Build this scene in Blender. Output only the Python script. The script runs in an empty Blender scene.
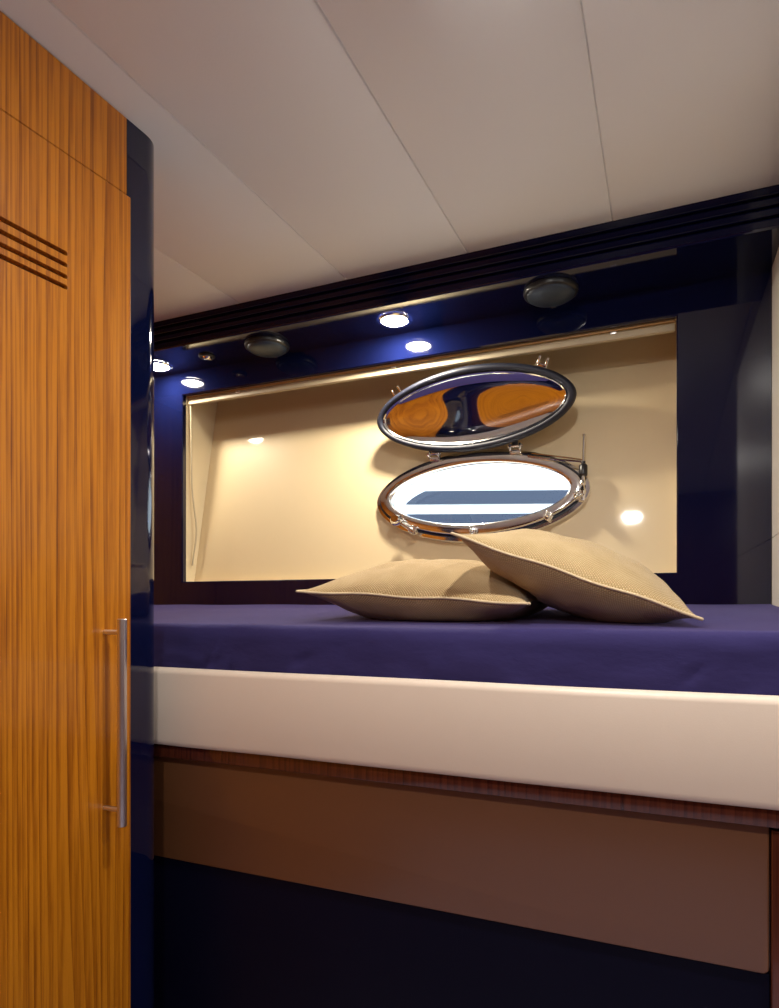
import bpy, bmesh, math, random
from mathutils import Vector, Matrix, noise
from mathutils.bvhtree import BVHTree
random.seed(4)
PI = math.pi
EYE = 1.15                      # camera height above the cabin floor; z below is relative to it
C = bpy.context.scene.collection
scene = bpy.context.scene

# ------------------------------------------------------------------ materials
def mat(name, col, rough=.5, metal=0., coat=0., spec=.5, emit=None, estr=0.):
    m = bpy.data.materials.new(name); m.use_nodes = True
    b = m.node_tree.nodes['Principled BSDF']
    b.inputs['Base Color'].default_value = (*col, 1)
    b.inputs['Roughness'].default_value = rough
    b.inputs['Metallic'].default_value = metal
    b.inputs['Coat Weight'].default_value = coat
    b.inputs['Coat Roughness'].default_value = .03
    b.inputs['Specular IOR Level'].default_value = spec
    if emit:
        b.inputs['Emission Color'].default_value = (*emit, 1)
        b.inputs['Emission Strength'].default_value = estr
    return m

def nd(m, t, **kw):
    n = m.node_tree.nodes.new(t)
    for k, v in kw.items():
        if hasattr(n, k): setattr(n, k, v)
        else: n.inputs[k].default_value = v
    return n
def ln(m, a, ao, b, bi): m.node_tree.links.new(a.outputs[ao], b.inputs[bi])

def noise_bump(m, scale, strength, dist=.001, detail=3, sc=(1, 1, 1)):
    tc = nd(m, 'ShaderNodeTexCoord'); mp = nd(m, 'ShaderNodeMapping'); mp.inputs['Scale'].default_value = sc
    n = nd(m, 'ShaderNodeTexNoise', Scale=scale, Detail=detail)
    b = nd(m, 'ShaderNodeBump', Strength=strength, Distance=dist)
    ln(m, tc, 'Object', mp, 'Vector'); ln(m, mp, 'Vector', n, 'Vector'); ln(m, n, 'Fac', b, 'Height')
    ln(m, b, 'Normal', m.node_tree.nodes['Principled BSDF'], 'Normal')
    return n

def wood(name, c_dark, c_mid, c_light, rough=.32, coat=.2, scale=1.):
    m = mat(name, c_mid, rough, coat=coat)
    b = m.node_tree.nodes['Principled BSDF']
    tc = nd(m, 'ShaderNodeTexCoord')
    mp = nd(m, 'ShaderNodeMapping'); mp.inputs['Scale'].default_value = (1 * scale, 1 * scale, .03 * scale)
    ln(m, tc, 'Object', mp, 'Vector')
    big = nd(m, 'ShaderNodeTexNoise', Scale=6., Detail=1., Distortion=.2)
    ln(m, mp, 'Vector', big, 'Vector')
    sp = nd(m, 'ShaderNodeSeparateXYZ'); ln(m, tc, 'Object', sp, 'Vector')
    sm = nd(m, 'ShaderNodeMath', operation='ADD'); ln(m, sp, 'X', sm, 0); ln(m, sp, 'Y', sm, 1)
    ym = nd(m, 'ShaderNodeMath', operation='MULTIPLY'); ym.inputs[1].default_value = 70. * scale
    ln(m, sm, 0, ym, 0)
    mul = nd(m, 'ShaderNodeMath', operation='MULTIPLY_ADD'); mul.inputs[1].default_value = 15.
    ln(m, big, 'Fac', mul, 0); ln(m, ym, 0, mul, 2)
    fr_ = nd(m, 'ShaderNodeMath', operation='FRACT'); ln(m, mul, 0, fr_, 0)
    sn = nd(m, 'ShaderNodeMath', operation='POWER'); ln(m, fr_, 0, sn, 0); sn.inputs[1].default_value = .6
    fine = nd(m, 'ShaderNodeTexNoise', Scale=130., Detail=4., Roughness=.65); ln(m, mp, 'Vector', fine, 'Vector')
    mp2 = nd(m, 'ShaderNodeMapping'); mp2.inputs['Scale'].default_value = (1 * scale, 1 * scale, .012 * scale)
    ln(m, tc, 'Object', mp2, 'Vector')
    pore = nd(m, 'ShaderNodeTexNoise', Scale=330., Detail=2.); ln(m, mp2, 'Vector', pore, 'Vector')
    mix = nd(m, 'ShaderNodeMath', operation='MULTIPLY_ADD'); mix.inputs[1].default_value = .34
    ln(m, sn, 0, mix, 0); ln(m, fine, 'Fac', mix, 2)
    mix2 = nd(m, 'ShaderNodeMath', operation='MULTIPLY_ADD'); mix2.inputs[1].default_value = .35
    ln(m, pore, 'Fac', mix2, 0); ln(m, mix, 0, mix2, 2)
    r = nd(m, 'ShaderNodeValToRGB')
    e = r.color_ramp.elements
    e[0].position = .50; e[0].color = (*c_dark, 1)
    e[1].position = 1.12 if False else 1.0; e[1].color = (*c_light, 1)
    x = e.new(.76); x.color = (*c_mid, 1)
    ln(m, mix2, 0, r, 'Fac'); ln(m, r, 'Color', b, 'Base Color')
    bp = nd(m, 'ShaderNodeBump', Strength=.12, Distance=.0006); ln(m, mix2, 0, bp, 'Height'); ln(m, bp, 'Normal', b, 'Normal')
    return m

def weave(name, c_a, c_b):
    m = mat(name, c_a, .9, spec=.15)
    b = m.node_tree.nodes['Principled BSDF']
    b.inputs['Sheen Weight'].default_value = .25; b.inputs['Sheen Roughness'].default_value = .5
    uv = nd(m, 'ShaderNodeTexCoord')
    mp = nd(m, 'ShaderNodeMapping'); mp.inputs['Rotation'].default_value = (0, 0, .5)
    ln(m, uv, 'UV', mp, 'Vector')
    w1 = nd(m, 'ShaderNodeTexWave', Scale=48., Distortion=.8); w1.bands_direction = 'X'
    w2 = nd(m, 'ShaderNodeTexWave', Scale=60., Distortion=.8); w2.bands_direction = 'Y'
    ln(m, mp, 'Vector', w1, 'Vector'); ln(m, mp, 'Vector', w2, 'Vector')
    mx = nd(m, 'ShaderNodeMath', operation='MULTIPLY'); ln(m, w1, 'Fac', mx, 0); ln(m, w2, 'Fac', mx, 1)
    nz = nd(m, 'ShaderNodeTexNoise', Scale=9., Detail=5.); ln(m, uv, 'UV', nz, 'Vector')
    ad = nd(m, 'ShaderNodeMath', operation='MULTIPLY_ADD'); ad.inputs[1].default_value = .6
    ln(m, nz, 'Fac', ad, 0); ln(m, mx, 0, ad, 2)
    r = nd(m, 'ShaderNodeValToRGB'); e = r.color_ramp.elements
    e[0].position = .22; e[0].color = (*c_b, 1); e[1].position = .85; e[1].color = (*c_a, 1)
    ln(m, ad, 0, r, 'Fac'); ln(m, r, 'Color', b, 'Base Color')
    bp = nd(m, 'ShaderNodeBump', Strength=.7, Distance=.0015); ln(m, ad, 0, bp, 'Height'); ln(m, bp, 'Normal', b, 'Normal')
    return m

M = {}
M['ceiling'] = mat('ceiling vinyl', (.77, .79, .80), .55, spec=.3); noise_bump(M['ceiling'], 260, .22, .0008)
M['navy'] = mat('navy lacquer', (.0022, .004, .026), .06, coat=.35, spec=.45)
M['navy_satin'] = mat('navy satin', (.0022, .004, .022), .16, coat=.12, spec=.22)
M['navy_matt'] = mat('navy panel', (.0012, .0012, .010), .5, spec=.15)
M['cream_wall'] = mat('cream gelcoat', (.68, .555, .35), .5, coat=.7); M['cream_wall'].node_tree.nodes['Principled BSDF'].inputs['Coat Roughness'].default_value = .05
M['cream_liner'] = mat('cream liner', (.70, .60, .41), .4)
M['white_panel'] = mat('white panel', (.80, .76, .70), .4)
M['teak'] = wood('teak veneer', (.15, .033, .0015), (.355, .105, .003), (.54, .190, .008))
M['mahogany'] = wood('mahogany', (.035, .008, .005), (.075, .017, .009), (.12, .03, .014), rough=.2, coat=.6)
M['slot'] = mat('slot wood', (.06, .016, .004), .5)
M['board'] = mat('cream vinyl', (.80, .68, .56), .42, spec=.4); noise_bump(M['board'], 420, .15, .0006)
M['panel'] = mat('tan leather', (.18, .070, .026), .42, coat=.6); M['panel'].node_tree.nodes['Principled BSDF'].inputs['Coat Roughness'].default_value = .28; noise_bump(M['panel'], 320, .2, .0006)
M['sheet'] = mat('purple blue sheet', (.029, .023, .100), .85, spec=.15)
M['sheet'].node_tree.nodes['Principled BSDF'].inputs['Sheen Weight'].default_value = .45
M['sheet'].node_tree.nodes['Principled BSDF'].inputs['Sheen Tint'].default_value = (.42, .42, 1, 1)
M['sheet'].node_tree.nodes['Principled BSDF'].inputs['Sheen Roughness'].default_value = .35
noise_bump(M['sheet'], 55, .35, .002, 5, (1, 2.2, 2.2))
M['linen'] = weave('beige weave', (.66, .50, .27), (.40, .26, .11))
M['linen_fine'] = weave('beige velvet weave', (.64, .49, .27), (.42, .29, .13))
M['piping'] = mat('beige piping', (.66, .53, .34), .85, spec=.1)
M['steel'] = mat('polished steel', (.80, .79, .78), .09, 1.)
M['brushed'] = mat('brushed steel', (.80, .78, .77), .32, 1.)
M['dish'] = mat('mirror steel', (.86, .85, .84), .025, 1.); noise_bump(M['dish'], 7, .12, .004, 2)
M['rubber'] = mat('dark blue rubber', (.010, .013, .028), .5)
M['black'] = mat('black plastic', (.008, .008, .010), .35)
M['grille'] = mat('dark speaker grille', (.035, .05, .075), .38, .4)
M['lens'] = mat('lamp lens', (1, 1, 1), .4, emit=(1., .89, .71), estr=285.)
M['lens_dim'] = mat('dimmer lamp lens', (1, 1, 1), .4, emit=(1., .89, .71), estr=140.)
M['lens_room'] = mat('room lamp lens', (1, 1, 1), .4, emit=(1., .95, .88), estr=240.)
M['lens_fill'] = mat('added fill lamp lens', (1, 1, 1), .4, emit=(1., .96, .90), estr=240.)  # for the unseen ceiling lamps added as fill
M['white_rail'] = mat('cream aluminium', (.48, .41, .28), .5)
M['wood_lip'] = mat('oak lip', (.40, .22, .07), .4)
M['tunnel'] = mat('white porthole lining', (.80, .84, .86), .35)
M['floor'] = mat('lavender grey carpet', (.48, .47, .62), .95, spec=.1); noise_bump(M['floor'], 400, .6, .004)
M['boat_white'] = mat('white boat paint', (.82, .85, .88), .3)
M['boat_navy'] = mat('navy boat paint', (.012, .022, .05), .3)
g = bpy.data.materials.new('clear glass'); g.use_nodes = True
nt = g.node_tree; nt.nodes.remove(nt.nodes['Principled BSDF'])
tr = nt.nodes.new('ShaderNodeBsdfTransparent'); tr.inputs[0].default_value = (.93, .97, .98, 1)
gl = nt.nodes.new('ShaderNodeBsdfGlossy'); gl.inputs['Roughness'].default_value = .02
fr = nt.nodes.new('ShaderNodeFresnel'); fr.inputs['IOR'].default_value = 1.45
mx = nt.nodes.new('ShaderNodeMixShader')
nt.links.new(fr.outputs[0], mx.inputs[0]); nt.links.new(tr.outputs[0], mx.inputs[1]); nt.links.new(gl.outputs[0], mx.inputs[2])
nt.links.new(mx.outputs[0], nt.nodes['Material Output'].inputs['Surface'])
M['glass'] = g

# ------------------------------------------------------------------ helpers
def V(x, y, z): return Vector((x, y, z + EYE))
def tag(o, label=None, cat=None, group=None, kind=None):
    if label: o['label'] = label
    if cat: o['category'] = cat
    if group: o['group'] = group
    if kind: o['kind'] = kind
    return o
def empty(name, loc, rot=(0, 0, 0)):
    o = bpy.data.objects.new(name, None); C.objects.link(o)
    o.location = V(*loc); o.rotation_euler = rot; o.empty_display_size = .05
    return o
def build(name, bm, m, parent=None, local=False, smooth=True, angle=35, origin=None):
    """link a bmesh as one object; verts are in cabin coords (z from the eye) unless local"""
    bmesh.ops.recalc_face_normals(bm, faces=bm.faces)
    me = bpy.data.meshes.new(name)
    loc = Vector((0, 0, 0))
    if not local:
        if parent is not None: off = Vector(parent.location)
        else:
            if origin is None:
                xs = [v.co.x for v in bm.verts]; ys = [v.co.y for v in bm.verts]; zs = [v.co.z for v in bm.verts]
                origin = ((min(xs) + max(xs)) / 2, (min(ys) + max(ys)) / 2, min(zs))
            off = V(*origin); loc = off
        for v in bm.verts: v.co = v.co + Vector((0, 0, EYE)) - off
    bm.to_mesh(me); bm.free()
    if smooth:
        me.shade_smooth(); me.set_sharp_from_angle(angle=math.radians(angle))
    me.materials.append(m)
    o = bpy.data.objects.new(name, me); C.objects.link(o)
    if parent is not None: o.parent = parent
    else: o.location = loc
    return o
def struct(name, bm, m, **k): return tag(build(name, bm, m, **k), kind='structure')

def box(bm, x0, x1, y0, y1, z0, z1, bev=0., seg=3):
    vs = [bm.verts.new((x, y, z)) for x in (x0, x1) for y in (y0, y1) for z in (z0, z1)]
    fs = [(0, 1, 3, 2), (4, 6, 7, 5), (0, 4, 5, 1), (2, 3, 7, 6), (0, 2, 6, 4), (1, 5, 7, 3)]
    faces = [bm.faces.new([vs[i] for i in f]) for f in fs]
    if bev:
        es = list({e for f in faces for e in f.edges})
        bmesh.ops.bevel(bm, geom=es, offset=bev, segments=seg, profile=.5, affect='EDGES')
    return bm
def nb(): return bmesh.new()
def lathe(bm, prof, at=(0, 0, 0), axis='Z', n=40, sx=1, sy=1):
    """revolve (r, h) pairs; r=0 closes with a fan"""
    rings = []
    for r, h in prof:
        ring = []
        k = 1 if r == 0 else n
        for i in range(k):
            a = 2 * PI * i / n
            p = (r * math.cos(a) * sx, r * math.sin(a) * sy, h)
            if axis == 'X': p = (p[2], p[0], p[1])
            if axis == 'Y': p = (p[0], p[2], p[1])
            ring.append(bm.verts.new((p[0] + at[0], p[1] + at[1], p[2] + at[2])))
        rings.append(ring)
    for a, b in zip(rings, rings[1:]):
        for i in range(n):
            j = (i + 1) % n
            if len(a) == 1 and len(b) == 1: continue
            if len(a) == 1: bm.faces.new((a[0], b[i], b[j]))
            elif len(b) == 1: bm.faces.new((a[i], a[j], b[0]))
            else: bm.faces.new((a[i], a[j], b[j], b[i]))
    return bm
def tube(bm, pts, r, n=10, cap=True, closed=False):
    pts = [Vector(p) for p in pts]; N = len(pts); rings = []
    up = None
    for i, p in enumerate(pts):
        if closed: d = pts[(i + 1) % N] - pts[i - 1]
        else: d = pts[min(i + 1, N - 1)] - pts[max(i - 1, 0)]
        d.normalize()
        if up is None:
            up = Vector((0, 0, 1)) if abs(d.z) < .9 else Vector((1, 0, 0))
        s = d.cross(up).normalized(); up = s.cross(d).normalized()
        rr = r[i] if isinstance(r, (list, tuple)) else r
        rings.append([bm.verts.new(p + (s * math.cos(2 * PI * k / n) + up * math.sin(2 * PI * k / n)) * rr) for k in range(n)])
    M_ = N if closed else N - 1
    for i in range(M_):
        a, b = rings[i], rings[(i + 1) % N]
        for k in range(n): bm.faces.new((a[k], a[(k + 1) % n], b[(k + 1) % n], b[k]))
    if cap and not closed:
        bm.faces.new(rings[0][::-1]); bm.faces.new(rings[-1])
    return bm
def extrude_x(bm, prof, x0, x1, close=True):
    """prof: closed list of (y, z)"""
    a = [bm.verts.new((x0, y, z)) for y, z in prof]; b = [bm.verts.new((x1, y, z)) for y, z in prof]
    n = len(prof)
    for i in range(n):
        j = (i + 1) % n; bm.faces.new((a[i], a[j], b[j], b[i]))
    if close: bm.faces.new(a[::-1]); bm.faces.new(b)
    return bm
def prism_z(bm, plan, z0, z1):
    a = [bm.verts.new((x, y, z0)) for x, y in plan]; b = [bm.verts.new((x, y, z1)) for x, y in plan]
    n = len(plan)
    for i in range(n):
        j = (i + 1) % n; bm.faces.new((a[i], a[j], b[j], b[i]))
    bm.faces.new(a[::-1]); bm.faces.new(b)
    return bm

# ------------------------------------------------------------------ key measures
FL = -EYE
CS = .0430                                  # the ceiling rises a little towards the hull side
def ceil_z(y): return .820 + CS * y
YF = 1.75                                   # plane of the dark window surround
HT = .192                                   # lean of the hull wall
def hull_y(z): return 1.794 + HT * z
XC = -.866                                  # face of the wardrobe
XB = .235                                   # bulkhead at the foot of the berth

# ------------------------------------------------------------------ setting
struct('floor', box(nb(), -2.0, 1.3, -1.3, 1.6, FL - .05, FL), M['floor'])

# ceiling: padded panels with V-shaped seams running towards the hull
bm = nb()
seams = [-1.49, -1.144, -.793, -.453, -.108, .237, .582, .927]
edges = [-2.0] + seams + [1.3]
prof = []
for a, b in zip(edges, edges[1:]):
    prof += [(a, .0045), (a + .0018, .0010), (a + .006, 0), (b - .006, 0), (b - .0018, .0010)]
prof.append((1.3, .0045))
for (y0, y1) in ((-1.3, 2.05),):
    A = [bm.verts.new((x, y0, ceil_z(y0) + h)) for x, h in prof]
    B = [bm.verts.new((x, y1, ceil_z(y1) + h)) for x, h in prof]
    for i in range(len(prof) - 1): bm.faces.new((A[i], A[i + 1], B[i + 1], B[i]))
    At = [bm.verts.new((x, y0, ceil_z(y0) + .06)) for x in (-2.0, 1.3)]
    Bt = [bm.verts.new((x, y1, ceil_z(y1) + .06)) for x in (-2.0, 1.3)]
    bm.faces.new((At[0], Bt[0], Bt[1], At[1]))
struct('ceiling', bm, M['ceiling'], angle=25)

# outer shell walls
def oval_pt(a, b, t):
    c, s = math.cos(t), math.sin(t)
    p = 2 / 1.88
    return (a * math.copysign(abs(c) ** p, c), b * math.copysign(abs(s) ** p, s))
PC = (-.503, .320)                          # porthole centre x, z
GA, GB = .267, .092                         # visible glass half axes
OA, OB = .320, .142                         # frame outer half axes
NO = 96
tilt = math.atan(HT)
def hull_local(x, z):                       # hull plane local -> cabin coords
    return Vector((PC[0] + x, hull_y(PC[1]) + z * math.sin(tilt), PC[1] + z * math.cos(tilt)))
bm = nb()
x0, x1, z0, z1 = -2.0 - PC[0], 1.3 - PC[0], (FL - PC[1]) / math.cos(tilt), .66
hole, rect = [], []
for i in range(NO):
    t = 2 * PI * i / NO
    hx, hz = oval_pt(GA + .006, GB + .006, t)
    c, s = math.cos(t), math.sin(t)
    k = min((x1 if c > 0 else x0) / c if abs(c) > 1e-6 else 1e9, (z1 if s > 0 else z0) / s if abs(s) > 1e-6 else 1e9)
    hole.append(bm.verts.new(hull_local(hx, hz))); rect.append((c * k, s * k))
# put exact corners in
for cx, cz in ((x0, z0), (x0, z1), (x1, z0), (x1, z1)):
    j = min(range(NO), key=lambda q: (rect[q][0] - cx) ** 2 + (rect[q][1] - cz) ** 2); rect[j] = (cx, cz)
rv = [bm.verts.new(hull_local(*p)) for p in rect]
for i in range(NO):
    j = (i + 1) % NO; bm.faces.new((hole[i], hole[j], rv[j], rv[i]))
hull = struct('wall_front', bm, M['cream_wall'])
bm = nb(); box(bm, -2.05, -2.0, -1.3, 2.05, FL, .96); struct('wall_left', bm, M['teak'])
bm = nb(); box(bm, 1.3, 1.35, -1.3, 2.05, FL, .96); struct('wall_right', bm, M['mahogany'])
bm = nb(); box(bm, -2.0, 1.3, -1.35, -1.3, FL, .96); struct('wall_back', bm, M['mahogany'])

# recess lining round the window opening
WX0, WX1, WZ0, WZ1 = -1.511, .030, .083, .7196
bm = nb()
def quad(*p): bm.faces.new([bm.verts.new(q) for q in p])
for X in (WX0, WX1 + .001):
    quad((X, 1.768, WZ0 - .03), (X, hull_y(WZ0 - .03), WZ0 - .03), (X, hull_y(.80), .80), (X, 1.768, .80))
quad((WX0, 1.768, WZ0 - .004), (WX1, 1.768, WZ0 - .004), (WX1, hull_y(WZ0), WZ0 - .004), (WX0, hull_y(WZ0), WZ0 - .004))
quad((WX0, 1.768, .80), (WX1, 1.768, .80), (WX1, hull_y(.80), .80), (WX0, hull_y(.80), .80))
lin = build('trim_1', bm, M['cream_liner'], smooth=False); tag(lin, kind='structure')

# dark window surround with a rectangular opening
bm = nb()
def frame_rings(bm, ox0, ox1, oz0, oz1, ix0, ix1, iz0, iz1, y0, y1, r=.003):
    def ring(x0, x1, z0, z1, y): return [bm.verts.new(p) for p in ((x0, y, z0), (x1, y, z0), (x1, y, z1), (x0, y, z1))]
    R = [ring(ox0, ox1, oz0, oz1, y1), ring(ox0, ox1, oz0, oz1, y0), ring(ix0 - r, ix1 + r, iz0 - r, iz1 + r, y0),
         ring(ix0, ix1, iz0, iz1, y0 + r), ring(ix0, ix1, iz0, iz1, y1)]
    for a, b in zip(R, R[1:] + R[:1]):
        for i in range(4):
            j = (i + 1) % 4; bm.faces.new((a[i], a[j], b[j], b[i]))
frame_rings(bm, -1.95, XB - .001, -.24, .797, WX0, WX1, WZ0, WZ1, YF, YF + .018)
struct('trim_2', bm, M['navy'], angle=20)
# soffit with reeded cornice along its front edge
ZS, YS = .797, 1.568
prof = [(YF + .10, ZS), (YS + .007, ZS), (YS + .004, ZS), (YS + .001, ZS + .0015), (YS, ZS + .004)]
z = ZS
ztop = ceil_z(YS)
faces = [(.797, .8165), (.8245, .8385), (.8465, .8605), (.8685, ztop - .001)]
prof += [(YS + .002, ZS + .006), (YS + .06, ZS + .006), (YF + .10, ZS + .006)]
bm = nb(); extrude_x(bm, prof, -1.95, XB + .12)
struct('trim_3', bm, M['navy'], angle=20)
prof = [(YS + .06, ZS + .0065), (YS + .011, ZS + .0065)]
for i, (a, b) in enumerate(faces):
    if i: prof += [(YS + .012, a), (YS + .0015, a), (YS + .0002, a + .0008), (YS + .0008, a + .0026), (YS + .0052, a + .0038)]
    else: prof += [(YS + .0046, ZS + .0065), (YS + .0046, ZS + .0075)]
    if i < 3: prof += [(YS + .0008, b - .0008), (YS + .0015, b), (YS + .012, b)]
    else: prof += [(YS, b)]
prof += [(YS + .06, ztop + .0005)]
bm = nb(); extrude_x(bm, prof, -1.95, XB + .12)
struct('trim_9', bm, M['navy_satin'], angle=15)

# bulkhead at the right end of the berth: white panel with a seam
bm = nb()
def seam_z(y): return .160 + (1.75 - y) * .012
ys = [.985, YF - .002]
for (za, zb) in ((lambda y: -.5, lambda y: seam_z(y) - .001), (lambda y: seam_z(y) + .001, lambda y: ZS - .001)):
    q = [(XB, ys[0], za(ys[0])), (XB, ys[1], za(ys[1])), (XB, ys[1], zb(ys[1])), (XB, ys[0], zb(ys[0]))]
    a = [bm.verts.new(p) for p in q]; b = [bm.verts.new((p[0] + .012, p[1], p[2])) for p in q]
    bm.faces.new(a); bm.faces.new(b[::-1])
    for i in range(4): j = (i + 1) % 4; bm.faces.new((a[i], b[i], b[j], a[j]))
struct('trim_4', bm, M['white_panel'])
bm = nb(); box(bm, XB + .0125, XB + .035, .985, 1.95, FL, ZS - .001); struct('trim_5', bm, M['mahogany'])
bm = nb(); box(bm, XB + .0125, 1.299, 1.62, 1.64, FL, .885); struct('trim_6', bm, M['mahogany'])

# rounded corner post between wardrobe and berth
R = .05
PYC = .9085
plan = [(XC - .0015, .8625), (XC - .0015, PYC)]
for i in range(1, 13):
    a = PI / 2 * i / 12
    plan.append((XC - .0015 - R + R * math.cos(a), PYC + R * math.sin(a)))
plan += [(-.93, PYC + R), (-.93, .8625)]
bm = nb(); prism_z(bm, plan, FL, ceil_z(.9) - .0015)
for v in bm.verts:
    if v.co.z > 0: v.co.z = ceil_z(v.co.y) - .0008
struct('trim_7', bm, M['navy'], angle=40)

bm = nb(); box(bm, -1.995, -.9305, .93, .9500, FL, .8535); struct('trim_8', bm, M['teak'])
# ------------------------------------------------------------------ wardrobe
W = empty('wardrobe', (-1.16, .2, FL))
tag(W, 'orange teak wardrobe with one tall steel bar handle at the left side', 'wardrobe')
def slope_box(bm, x0, x1, y0, y1, zb, zt, bev=.001):
    vs = []
    for x in (x0, x1):
        for y in (y0, y1):
            for f in (zb, zt): vs.append(bm.verts.new((x, y, f(y))))
    fs = [(0, 1, 3, 2), (4, 6, 7, 5), (0, 4, 5, 1), (2, 3, 7, 6), (0, 2, 6, 4), (1, 5, 7, 3)]
    F = [bm.faces.new([vs[i] for i in f]) for f in fs]
    if bev: bmesh.ops.bevel(bm, geom=list({e for f in F for e in f.edges}), offset=bev, segments=2, affect='EDGES')
    return bm
DT = lambda y: .7196 + .066 * (y - .8617)       # door top
DY0, DY1 = .22, .8690
bm = nb(); slope_box(bm, -1.45, XC - .021, -1.25, .862, lambda y: FL, lambda y: ceil_z(y) - .001, 0)
build('body', bm, M['teak'], W)
bm = nb(); slope_box(bm, XC - .02, XC - .0005, -1.25, .8617, lambda y: DT(y) + .0022, lambda y: ceil_z(y) - .001)
build('top_panel', bm, M['teak'], W)
bm = nb(); slope_box(bm, XC - .02, XC, -.46, DY0 - .003, lambda y: FL + .08, DT)
build('door', bm, M['teak'], W)
bm = nb(); slope_box(bm, XC - .02, XC - .012, -1.25, .86, lambda y: FL, lambda y: FL + .075)
build('kick_board', bm, M['mahogany'], W)
# main door, with four slanted ventilation slots cut through its skin
cu = bpy.data.curves.new('door outline', 'CURVE'); cu.dimensions = '2D'; cu.fill_mode = 'BOTH'; cu.extrude = .005; cu.bevel_depth = .0008; cu.bevel_resolution = 1
def spline(pts):
    s = cu.splines.new('POLY'); s.points.add(len(pts) - 1); s.use_cyclic_u = True
    for p, q in zip(s.points, pts): p.co = (q[0], q[1], 0, 1)
spline([(DY0, FL + .08), (DY1, FL + .08), (DY1, DT(DY1)), (DY0, DT(DY0))])
for zz in (.5555, .5372, .5188, .5022):
    y1, y0 = .7395, .40; hw = .0042
    pts = []
    for cy, a0 in ((y1 - hw, -PI / 2), (y0 + hw, PI / 2)):
        for k in range(9):
            a = a0 + PI * k / 8
            yy = cy + hw * math.cos(a); pts.append((yy, zz + (yy - y1) * .0485 + hw * math.sin(a)))
    spline(pts)
tmp = bpy.data.objects.new('door outline', cu); C.objects.link(tmp)
me = bpy.data.meshes.new_from_object(tmp.evaluated_get(bpy.context.evaluated_depsgraph_get()))
bm = nb(); bm.from_mesh(me)
C.objects.unlink(tmp); bpy.data.objects.remove(tmp); bpy.data.curves.remove(cu); bpy.data.meshes.remove(me)
for v in bm.verts: v.co = Vector((XC - .0058 + v.co.z, v.co.x, v.co.y))
bmesh.ops.remove_doubles(bm, verts=bm.verts, dist=.00005)
door = build('door', bm, M['teak'], W, angle=20)
def child(name, bm, m, par, top, **k):      # sub-part: verts in cabin coords, its parent's own offset is zero
    o = build(name, bm, m, top, **k); o.parent = par; return o
bm = nb(); box(bm, XC - .0195, XC - .0117, DY0 + .004, DY1 - .004, FL + .085, .70); child('door_core', bm, M['slot'], door, W)
# bar handle
HX, HY = XC + .0385, .812
bm = nb(); lathe(bm, [(0, -.3655), (.0070, -.3655), (.0078, -.3645), (.0078, -.0225), (.0070, -.0215), (0, -.0215)], (HX, HY, 0), n=28)
hd = child('handle', bm, M['brushed'], door, W)
tag(hd, 'brushed steel vertical bar')
for zz in (-.0437, -.339):
    bm = nb(); tube(bm, [(XC - .001, HY, zz), (HX, HY, zz)], .0042, 14); child('handle_post', bm, M['brushed'], door, W)

# ------------------------------------------------------------------ berth and mattress
B = empty('berth', (-.75, 1.3, FL))
tag(B, 'built-in berth with padded cream side board above a tan lower panel', 'bed')
YB = .960
bm = nb()
x0, x1, zt, zb = -1.74, XB + .0, -.1180, -.2660
n = 60
pf = []
rr = .011
def sb(y0, y1, z0, z1, r, k=5):
    out = []
    for cy, cz, a0 in ((y0 + r, z0 + r, PI), (y1 - r, z0 + r, 1.5 * PI), (y1 - r, z1 - r, 0), (y0 + r, z1 - r, .5 * PI)):
        for i in range(k + 1):
            a = a0 + PI / 2 * i / k; out.append((cy + r * math.cos(a), cz + r * math.sin(a)))
    return out
pf = sb(YB, YB + .028, zb, zt, rr)
rows = []
for i in range(n + 1):
    x = x0 + (x1 - x0) * i / n
    row = []
    for y, z in pf:
        bulge = .004 * math.sin(PI * min(1, max(0, (z - zb) / (zt - zb)))) if y < YB + .014 else 0
        wv = .0012 * noise.noise(Vector((x * 6, z * 9, 2)))
        row.append(bm.verts.new((x, y - bulge + wv, z + .0012 * noise.noise(Vector((x * 4, 0, z * 3))))))
    rows.append(row)
for a, b in zip(rows, rows[1:]):
    for k in range(len(pf)):
        j = (k + 1) % len(pf); bm.faces.new((a[k], a[j], b[j], b[k]))
bm.faces.new(rows[0]); bm.faces.new(rows[-1][::-1])
tag(build('side_board', bm, M['board'], B, angle=60), 'padded cream vinyl')
bm = nb(); box(bm, x0, XB, .978, .997, -.2925, -.2665, .002); build('rail', bm, M['mahogany'], B)
# tan lower panel with rounded corners
px0, px1, pz0, pz1, pr = -1.74, .1315, -.498, -.2930, .008
bm = nb()
pl = []
for cx, cz, a0 in ((px0 + pr, pz0 + pr, PI), (px1 - pr, pz0 + pr, 1.5 * PI), (px1 - pr, pz1 - pr, 0), (px0 + pr, pz1 - pr, .5 * PI)):
    for i in range(7):
        a = a0 + PI / 2 * i / 6; pl.append((cx + pr * math.cos(a), cz + pr * math.sin(a)))
def inset(pl, d):
    cx, cz = (px0 + px1) / 2, (pz0 + pz1) / 2
    return [(cx + (x - cx) * (1 - d / (px1 - cx)), cz + (z - cz) * (1 - d / (pz1 - cz))) for x, z in pl]
R_ = []
for d, y in ((0, 1.02), (0, 1.003), (.0006, 1.001), (.0025, 1.0)):
    R_.append([bm.verts.new((x, y, z)) for x, z in inset(pl, d)])
for a, b in zip(R_, R_[1:]):
    for i in range(len(pl)):
        j = (i + 1) % len(pl); bm.faces.new((a[i], a[j], b[j], b[i]))
bm.faces.new(R_[-1]); bm.faces.new(R_[0][::-1])
build('lower_panel', bm, M['panel'], B, angle=50)
bm = nb(); box(bm, px0, XB, 1.0205, 1.035, -.52, -.27); build('backing_board', bm, M['mahogany'], B)
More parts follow.
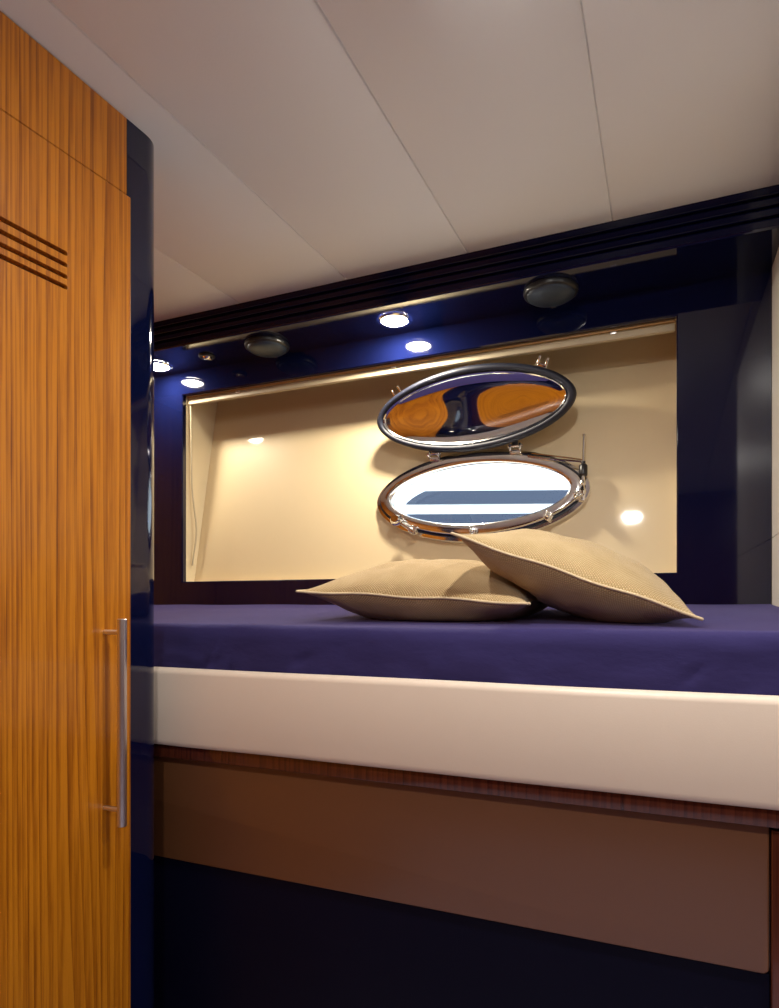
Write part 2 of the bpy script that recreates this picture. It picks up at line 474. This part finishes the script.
bm = nb(); box(bm, px1 + .002, XB, .998, 1.02, FL, -.301, .002); build('stile', bm, M['mahogany'], B)
bm = nb(); box(bm, px0, px1 + .001, 1.004, 1.0195, FL, -.4985, .001); build('base_panel', bm, M['navy_matt'], B)
bm = nb(); box(bm, px0, XB, .9895, 1.742, -.262, -.245); build('platform', bm, M['mahogany'], B)

dips = [(-.42, 1.30, .26, .006), (-.02, 1.22, .16, .005)]
def mat_top(x, y):
    z = -.034 + .053 * (y - 1.02)
    for cx, cy, r, d in dips: z -= d * math.exp(-((x - cx) ** 2 + (y - cy) ** 2) / (2 * r * r) * 2)
    return z + .0022 * noise.noise(Vector((x * 5, y * 5, 1)))
mx0, mx1, my0, my1 = -1.735, XB - .003, .9915, 1.745
bm = nb(); NX = 300
path = []                                    # (s-kind, y offset, z offset) front bottom -> top back
H = .205
for i in range(22): path.append(('f', i / 21.))
for i in range(1, 9): path.append(('r', PI / 2 * i / 8))
for i in range(1, 34): path.append(('t', i / 33.))
rr = .030
creases = []
for k in range(26):
    cx = random.choice([random.uniform(-1.3, -.75), random.uniform(-1.3, .2)])
    creases.append((cx, random.uniform(-.17, -.09), random.uniform(-1.1, 1.1) + PI / 2 * .6, random.uniform(.02, .07), random.uniform(.0035, .007), random.uniform(-.006, .008)))
def front_disp(x, z):
    d = .005 * noise.noise(Vector((x * 7, z * 16, 5))) + .0014 * noise.noise(Vector((x * 22, z * 40, 3)))
    for cx, cz, a, L, w, A in creases:
        dx, dz = x - cx, z - cz
        u = dx * math.cos(a) + dz * math.sin(a); v = -dx * math.sin(a) + dz * math.cos(a) + 2.2 * u * u
        if abs(u) < 3 * L and abs(v) < 4 * w: d += A * math.exp(-(u / L) ** 2 - (v / w) ** 2)
    return d
grid = []
for i in range(NX + 1):
    x = mx0 + (mx1 - mx0) * i / NX
    col = []
    for kind, t in path:
        ztop = mat_top(x, my0 + rr)
        if kind == 'f':
            z = -.24 + (ztop - rr + .24) * t; y = my0 + .004 * (1 - math.sin(PI * t)) - front_disp(x, z) * (1 if -.24 < z else 0) + .003
        elif kind == 'r':
            z = ztop - rr + rr * math.sin(t); y = my0 + rr - rr * math.cos(t) - front_disp(x, z) * math.cos(t) + .007 * math.cos(t)
        else:
            y = my0 + rr + (my1 - my0 - rr) * t; z = mat_top(x, y)
        if z < -.112: y = max(y, .9895)
        col.append(bm.verts.new((x, y, z)))
    col.append(bm.verts.new((x, my1, -.24)))
    grid.append(col)
for a, b in zip(grid, grid[1:]):
    for k in range(len(a) - 1): bm.faces.new((a[k], a[k + 1], b[k + 1], b[k]))
    bm.faces.new((a[-1], a[0], b[0], b[-1]))
bm.faces.new(grid[0]); bm.faces.new(grid[-1][::-1])
mattress = build('mattress', bm, M['sheet'], angle=70)
tag(mattress, 'mattress under a purple-blue fitted sheet lying behind the cream side board', 'mattress')

# ------------------------------------------------------------------ cushions
def cushion(name, w, d, h, loc, rot, m, floor_fn, seed, label, sag=.0, pw=.62, ear=.012):
    n = 56
    Rm = rot.to_matrix(); L = Vector(loc)
    def pt(u, v, side):
        au, av = abs(u), abs(v)
        x = w / 2 * u * (1 - .055 * (1 - v * v) * au ** 2) + math.copysign(ear * (au * av) ** 6, u)
        y = d / 2 * v * (1 - .055 * (1 - u * u) * av ** 2) + math.copysign(ear * (au * av) ** 6, v)
        t = max(0, (1 - au ** 2.3) * (1 - av ** 2.3)) ** pw
        wr = 1 + .10 * noise.noise(Vector((u * 2.2 + seed, v * 2.2, side * 3))) + .05 * noise.noise(Vector((u * 6, v * 6 + seed, side)))
        e = max(au, av)
        wave = .0016 * math.sin(8 * (u - v) + seed) * (e ** 8)
        z = side * h / 2 * t * wr + wave - sag * (1 - e)
        p = L + Rm @ Vector((x, y, z))
        return p
    bm = nb(); uvl = bm.loops.layers.uv.new('UVMap')
    top, bot, edge = {}, {}, []
    for i in range(n + 1):
        for j in range(n + 1):
            # concentrate samples near the seams
            u = math.sin(PI / 2 * (2 * i / n - 1)); v = math.sin(PI / 2 * (2 * j / n - 1))
            border = i in (0, n) or j in (0, n)
            for side, D in ((1, top), (-1, bot)):
                if border and side == -1: bot[i, j] = top[i, j]; continue
                p = pt(u, v, side)
                fl = floor_fn(p.x, p.y)
                if p.z < fl + .0025: p.z = fl + .0025
                if side == 1: p.z = max(p.z, fl + .004)
                D[i, j] = bm.verts.new(p)
    def face(D, i, j, flip):
        ks = [(i, j), (i + 1, j), (i + 1, j + 1), (i, j + 1)]
        if flip: ks = ks[::-1]
        f = bm.faces.new([D[k] for k in ks])
        for lp, k in zip(f.loops, ks):
            lp[uvl].uv = (math.sin(PI / 2 * (2 * k[0] / n - 1)) * w, math.sin(PI / 2 * (2 * k[1] / n - 1)) * d)
    for i in range(n):
        for j in range(n): face(top, i, j, False); face(bot, i, j, True)
    ring = [(i, 0) for i in range(n)] + [(n, j) for j in range(n)] + [(i, n) for i in range(n, 0, -1)] + [(0, j) for j in range(n, 0, -1)]
    seam = [top[k].co.copy() for k in ring]
    bm.normal_update()
    tree = BVHTree.FromBMesh(bm)
    o = build(name, bm, m, origin=loc, angle=80)
    cen = L
    sp = [p + (p - cen).normalized() * .0012 for p in seam]
    for p in sp:
        fl = floor_fn(p.x, p.y)
        if p.z < fl + .003: p.z = fl + .003
    b2 = nb(); tube(b2, sp, .0026, 8, closed=True)
    for v in b2.verts: v.co -= L
    pi = build('piping', b2, M['piping'], o, local=True)
    tag(o, label, 'cushion', 'cushions on the berth')
    return o, tree
from mathutils import Euler
c1, tree1 = cushion('cushion', .436, .42, .150, (-.435, 1.325, .024), Euler((math.radians(2), math.radians(3.2), math.radians(-1))), M['linen'],
                    mat_top, 3.1, 'beige woven cushion lying flat on the mattress, under the corner of the other cushion', pw=.60)
def floor2(x, y):
    z = mat_top(x, y)
    for dx, dy in ((0, 0), (.012, 0), (-.012, 0), (0, .012), (0, -.012), (.009, .009), (.009, -.009), (-.009, .009), (-.009, -.009)):
        hit = tree1.ray_cast(Vector((x + dx, y + dy, 2)), Vector((0, 0, -1)))
        if hit[0] is not None: z = max(z, hit[0].z + .003)
    return z
c2, tree2 = cushion('cushion', .394, .40, .140, (-.153, 1.295, .053), Euler((math.radians(0), math.radians(20), math.radians(3))), M['linen_fine'],
                    floor2, 7.7, 'beige velvety cushion leaning at a slant over the edge of the flat one', pw=.60)

# ------------------------------------------------------------------ porthole (local frame: x right, z up the hull, y outwards)
P = empty('porthole', (PC[0], hull_y(PC[1]) - .0005, PC[1]), (-tilt, 0, 0))
tag(P, 'oval polished steel porthole with its dark-rimmed mirror cover swung open above it', 'porthole')
def oval_loft(bm, rings, n=NO, closed=False, capend=False):
    """rings: (half a, half b, y)"""
    R = []
    for a, b, y in rings:
        R.append([bm.verts.new((*oval_pt(a, b, 2 * PI * i / n)[:1], y, oval_pt(a, b, 2 * PI * i / n)[1])) for i in range(n)])
    for A, Bb in list(zip(R, R[1:])) + ([(R[-1], R[0])] if closed else []):
        for i in range(n):
            j = (i + 1) % n; bm.faces.new((A[i], A[j], Bb[j], Bb[i]))
    if capend:
        bm.faces.new(R[-1])
    return R
def lerp_ring(t, y): return (GA + (OA - GA) * t, GB + (OB - GB) * t, y)
bm = nb(); oval_loft(bm, [lerp_ring(t, y) for t, y in ((.97, 0), (1, -.004), (1, -.017), (.96, -.021), (.78, -.023), (.74, -.021), (.72, -.018), (.69, -.018),
     (.66, -.022), (.64, -.036), (.60, -.0405), (.52, -.042), (.14, -.042), (.05, -.040), (0, -.034), (-.0, -.012))])
build('frame', bm, M['steel'], P, local=True, angle=30)
bm = nb(); oval_loft(bm, [lerp_ring(.78, -.0225), lerp_ring(.76, -.0265), lerp_ring(.70, -.027), lerp_ring(.665, -.0235)]); build('gasket', bm, M['rubber'], P, local=True)
bm = nb(); oval_loft(bm, [(GA - .001, GB - .001, -.013), (GA + .002, GB + .002, .0), (GA + .004, GB + .004, .075)]); build('lining', bm, M['tunnel'], P, local=True)
bm = nb(); oval_loft(bm, [(GA + .003, GB + .003, .046), (GA * .6, GB * .6, .046), (GA * .2, GB * .2, .046)], capend=True); tag(build('glass_pane', bm, M['glass'], P, local=True), 'clear glass')
# hinges
def hinge(x, z):
    bm = nb()
    box(bm, x - .016, x + .016, -.046, -.036, z - .016, z - .004, .002)
    for s in (-1, 1):
        box(bm, x + s * .014 - .0035, x + s * .014 + .0035, -.056, -.040, z - .010, z + .012, .0025)
    tube(bm, [(x - .021, -.050, z + .004), (x + .021, -.050, z + .004)], .0042, 12)
    box(bm, x - .009, x + .009, -.053, -.046, z + .000, z + .020, .002)
    return build('hinge', bm, M['steel'], P, local=True)
hinge(-.1285, .1245); hinge(.1145, .1245)
# fork lugs on the lower rim and swivel bolts
def lug(x, z, ang):
    bm = nb()
    for s in (-1, 1):
        box(bm, s * .0065 - .0025, s * .0065 + .0025, -.016, .006, -.010, .012, .002)
    tube(bm, [(-.011, -.009, .0), (.011, -.009, .0)], .003, 10)
    box(bm, -.010, .010, .0, .008, -.010, .010, .002)
    bmesh.ops.rotate(bm, verts=bm.verts, cent=(0, 0, 0), matrix=Matrix.Rotation(ang, 3, 'Y'))
    bmesh.ops.translate(bm, verts=bm.verts, vec=(x, -.044, z))
    return build('lug', bm, M['steel'], P, local=True)
lug(.2127, -.086, .5); lug(.0038, -.118, 0); lug(.290, -.030, 1.1); lug(-.180, -.108, -.4)
# swivel bolt at left: folded down along the rim, round knurled nut facing out
bm = nb()
tube(bm, [(-.176, -.050, -.112), (-.214, -.054, -.086)], .0058, 12)
tube(bm, [(-.176, -.050, -.112), (-.190, -.051, -.104)], .009, 12)
bo = build('swivel_bolt', bm, M['steel'], P, local=True)
bm = nb()
lathe(bm, [(0, -.016), (.012, -.016), (.015, -.012), (.015, -.004), (.019, 0), (.019, .006), (.014, .011), (0, .011)], (-.2318, -.060, -.0760), 'Y', 24, 1, .9)
nu = build('nut', bm, M['steel'], P, local=True); nu.parent = bo
# swivel bolt at right: standing upright, black collar
bm = nb()
RX = .3010
tube(bm, [(RX, -.034, .070), (RX, -.034, .146)], .0036, 12)
tube(bm, [(RX, -.034, .150), (RX, -.034, .145)], .0045, 12)
tube(bm, [(RX, -.034, -.020), (RX, -.034, .032)], .0052, 12)
lathe(bm, [(0, -.03), (.008, -.028), (.011, -.02), (.008, -.010), (.006, -.004), (.009, .002), (.007, .012), (0, .014)], (RX - .001, -.034, .004), 'Z', 20)
box(bm, RX - .012, RX + .006, -.034, -.018, -.042, -.020, .003)
bo = build('swivel_bolt', bm, M['steel'], P, local=True)
bm = nb(); lathe(bm, [(0, .030), (.0105, .030), (.0115, .032), (.0115, .058), (.0095, .061), (.0055, .064), (.0055, .071), (0, .071)], (RX, -.034, 0), 'Z', 20)
nu = build('nut', bm, M['black'], P, local=True); nu.parent = bo; tag(nu, 'black collar')
bm = nb(); tube(bm, [(.150, -.043, .098), (.20, -.045, .085), (.292, -.038, .070), (RX, -.034, .068)], .0030, 10)
tube(bm, [(.158, -.030, .110), (.21, -.032, .098), (.292, -.034, .078), (RX, -.034, .074)], .0022, 10)
build('stay', bm, M['steel'], P, local=True)

# cover: concave mirror dish in a thick dark rim, hinged up and leaning towards the cabin
LA, LB = .299, .1185
cov = bpy.data.objects.new('cover_pivot', None)
LEAN = math.radians(14)
cz = .1195
cm = Matrix.Translation(Vector((-.007, -.052, cz))) @ Matrix.Rotation(math.radians(-3.5), 4, 'Z') @ Matrix.Rotation(tilt + LEAN, 4, 'X')   # cover frame inside the porthole frame
def cov_build(name, bm, m, par, **k):
    bmesh.ops.transform(bm, matrix=cm, verts=bm.verts)
    o = build(name, bm, m, P, local=True, **k)
    if par: o.parent = par
    return o
bpy.data.objects.remove(cov)
CZ = LB + .004
def shift(bm): bmesh.ops.translate(bm, verts=bm.verts, vec=(0, 0, CZ)); return bm
bm = nb()
oval_loft(bm, [(LA - .006, LB - .006, .022), (LA - .001, LB - .001, .016), (LA, LB, .004), (LA - .002, LB - .002, -.006), (LA - .008, LB - .008, -.0125),
               (LA - .016, LB - .016, -.0125), (LA - .021, LB - .021, -.006), (LA - .022, LB - .022, .004), (LA - .020, LB - .020, .016)], closed=True)
rim = cov_build('cover', shift(bm), M['rubber'], None, angle=60); tag(rim, 'dark rubber rimmed oval cover, swung open')
bm = nb()
oval_loft(bm, [(LA - .0215, LB - .0215, .003), (LA - .022, LB - .022, -.006), (LA - .0245, LB - .0245, -.0085), (LA - .028, LB - .028, -.006), (LA - .0295, LB - .0295, .001)])
cov_build('cover_ring', shift(bm), M['steel'], rim)
bm = nb()
da, db = LA - .029, LB - .029
DEP = .0150
rings = []
for k in range(0, 25):
    q = 1 - k / 24.
    q = max(q, .02)
    rings.append((da * q, db * q, .001 + DEP * (1 - .6 * q ** 4 - .4 * q * q)))
oval_loft(bm, rings, capend=True)
tag(cov_build('mirror', shift(bm), M['dish'], rim, angle=80), 'mirror polished steel dish')
bm = nb()
oval_loft(bm, [(LA - .010, LB - .010, .021), (LA - .02, LB - .02, .027), (LA - .05, LB - .05, .030), (LA * .4, LB * .3, .031)], capend=True)
cov_build('cover_back', shift(bm), M['steel'], rim)
for x, z, s in ((-.232, .209, -.45), (.214, .2205, .42)):           # fork lugs on the top edge of the cover
    bm = nb()
    for q in (-1, 1): box(bm, q * .0115 - .0035, q * .0115 + .0035, -.004, .008, -.014, .010, .002)
    box(bm, -.014, .014, .002, .008, -.020, -.008, .002)
    bmesh.ops.rotate(bm, verts=bm.verts, cent=(0, 0, 0), matrix=Matrix.Rotation(s, 3, 'Y'))
    bmesh.ops.translate(bm, verts=bm.verts, vec=(x, .018, z))
    cov_build('lug', bm, M['steel'], rim)

# ------------------------------------------------------------------ soffit fittings
def downlight(x, y, zc, label, lens, group, slope=0., r=.036):
    o = empty('downlight', (x, y, zc)); o.rotation_euler = (slope, 0, 0)
    bm = nb(); lathe(bm, [(r + .009, -.0004), (r + .009, -.003), (r + .006, -.006), (r + .001, -.0065), (r - .001, -.003)], n=40); build('bezel', bm, M['steel'], o, local=True)
    bm = nb(); lathe(bm, [(r - .0008, -.0030), (r * .92, -.0060), (r * .75, -.0090), (r * .5, -.0110), (r * .25, -.0120), (0, -.0122)], n=40); build('lens', bm, lens, o, local=True)
    return tag(o, label, 'light', group)
downlight(-.688, 1.655, ZS - .0004, 'lit downlight in the dark soffit right above the porthole cover', M['lens'], 'soffit downlights')
downlight(-1.540, 1.665, ZS - .0004, 'lit downlight at the left end of the soffit, beside the corner post', M['lens_dim'], 'soffit downlights')
for x, y, lab in ((-.13, .74, 'lit downlight in the cabin ceiling straight above the berth edge'), (-.13, -.45, 'added fill downlight in the cabin ceiling behind the viewpoint'), (.75, -.45, 'added fill downlight in the cabin ceiling at the right rear'), (.75, .74, 'added fill downlight in the cabin ceiling right of the berth foot')):  # all but the first are unseen lamps added to brighten the cabin
    downlight(x, y, ceil_z(y) - .0006, lab, M['lens_room'] if (x, y) == (-.13, .74) else M['lens_fill'], 'ceiling downlights', slope=math.atan(CS), r=.036)
def speaker(x, y, label):
    o = empty('speaker', (x, y, ZS - .0003))
    r = .064
    bm = nb(); lathe(bm, [(r + .003, 0), (r + .004, -.004), (r + .002, -.010), (r - .003, -.013), (r - .005, -.011)], n=56); build('mounting_ring', bm, M['black'], o, local=True)
    bm = nb(); lathe(bm, [(r - .0045, -.011)] + [((r - .005) * math.cos(a), -.012 - .016 * math.sin(a)) for a in [PI / 2 * k / 10 for k in range(1, 10)]] + [(0, -.028)], n=56)
    gr = build('grille', bm, M['grille'], o, local=True, angle=60)
    a = math.radians(35); rr_ = (r - .005) * math.cos(a) + .0008; hh = -.0128 - .016 * math.sin(a)
    bm = nb(); box(bm, -.006, .006, -.0012, .0012, -.0012, .0012, .0004)
    bmesh.ops.translate(bm, verts=bm.verts, vec=(0, rr_, hh)); b_ = build('badge', bm, M['steel'], o, local=True); b_.parent = gr
    return tag(o, label, 'speaker', 'soffit speakers')
speaker(-.262, 1.658, 'round dark dome speaker on the soffit, right of the downlight over the porthole')
speaker(-1.112, 1.664, 'round dark dome speaker on the soffit, between the small eyeball fitting and the porthole')
e = empty('eyeball_fitting', (-1.339, 1.664, ZS - .0003)); tag(e, 'tiny black and chrome eyeball fitting in the soffit, left of a speaker', 'light fitting')
bm = nb(); lathe(bm, [(.026, 0), (.026, -.003), (.023, -.006), (.017, -.006), (.015, -.002)], n=36); build('ring', bm, M['black'], e, local=True)
bm = nb(); lathe(bm, [(.0145, -.002), (.012, -.007), (.007, -.0105), (0, -.012)], n=30); build('ball', bm, M['steel'], e, local=True)
bm = nb(); tube(bm, [(.004, .004, -.010), (.011, .007, -.0105)], .0022, 8); build('lever', bm, M['steel'], e, local=True)

# ------------------------------------------------------------------ blind rail and cord inside the window opening
o = empty('blind_rail', (-.74, 1.78, .690))
tag(o, 'slim cream blind rail along the top inside of the window opening', 'blind rail')
bm = nb(); box(bm, WX0 + .004, WX1 - .003, 1.774, 1.788, .6935, .7130, .003); build('rail', bm, M['white_rail'], o)
bm = nb(); box(bm, WX0 + .004, WX1 - .003, 1.7695, 1.7765, .7145, .7190, .001); build('lip', bm, M['wood_lip'], o)
for xx in (-1.30, -.74, -.12):
    bm = nb(); box(bm, xx - .008, xx + .008, 1.7705, 1.7738, .707, .7140, .001); build('bracket', bm, M['brushed'], o)
bm = nb()
cp = [(-1.503, 1.782, .715)]
for k in range(1, 40):
    t = k / 39.
    cp.append((-1.5035 + (.010 * math.exp(-((t - .80) / .16) ** 2) if t > .0 else 0) + .004 * math.sin(3 * t), 1.782 + .015 * math.exp(-((t - .8) / .2) ** 2), .715 - .575 * t))
tube(bm, cp, .0028, 8)
tag(build('cord', bm, M['white_rail']), 'thin cream cord hanging at the left inner edge of the window opening', 'cord')

# ------------------------------------------------------------------ neighbouring boat, seen through the glass
bt = empty('boat', (-1.4, 5.05, -.6), (0, 0, .36)); tag(bt, 'white boat with dark blue window bands seen through the porthole glass', 'boat')
bm = nb()
prof = [(5.05 + .06 * math.sin(k / 12. * PI), -.6 + 2.6 * k / 24.) for k in range(25)] + [(6.2, 2.0), (6.2, -.6)]
extrude_x(bm, prof, -4.2, 1.2); build('hull', bm, M['boat_white'], bt, angle=50)
def rrect(x0, x1, z0, z1, r, y):
    bm = nb(); pts = []
    for cx, cz, a0 in ((x0 + r, z0 + r, PI), (x1 - r, z0 + r, 1.5 * PI), (x1 - r, z1 - r, 0), (x0 + r, z1 - r, .5 * PI)):
        for i in range(7):
            a = a0 + PI / 2 * i / 6; pts.append((cx + r * math.cos(a), cz + r * math.sin(a)))
    a = [bm.verts.new((x, y, z)) for x, z in pts]; b = [bm.verts.new((x, y + .03, z)) for x, z in pts]
    for i in range(len(pts)): j = (i + 1) % len(pts); bm.faces.new((a[i], a[j], b[j], b[i]))
    bm.faces.new(a); bm.faces.new(b[::-1]); return bm
build('window', rrect(-2.06, -.55, .815, .92, .05, 5.0), M['boat_navy'], bt, angle=40)
build('stripe', rrect(-1.95, -.6, .66, .735, .01, 5.0), M['boat_navy'], bt, angle=40)

# ------------------------------------------------------------------ world, camera, view
w = bpy.data.worlds.new('World'); scene.world = w; w.use_nodes = True
bg = w.node_tree.nodes['Background']; bg.inputs['Color'].default_value = (.78, .90, 1, 1); bg.inputs['Strength'].default_value = 1.4
cd = bpy.data.cameras.new('Camera'); cam = bpy.data.objects.new('Camera', cd); C.objects.link(cam); scene.camera = cam
cam.location = (0, 0, EYE); cam.rotation_euler = (PI / 2, 0, math.atan2(.391, .9206))
cd.sensor_fit = 'HORIZONTAL'; cd.sensor_width = 36; cd.lens = 645 / 779 * 36
cd.shift_y = 102 / 779; cd.clip_start = .02
cy = scene.cycles
cy.use_denoising = True; cy.max_bounces = 12; cy.diffuse_bounces = 6; cy.glossy_bounces = 6; cy.transparent_max_bounces = 12
cy.sample_clamp_indirect = 6; cy.caustics_reflective = True; cy.blur_glossy = .3
vs = scene.view_settings
vs.view_transform = 'Standard'; vs.look = 'None'; vs.exposure = 1.5; vs.gamma = 1; vs.use_curve_mapping = False
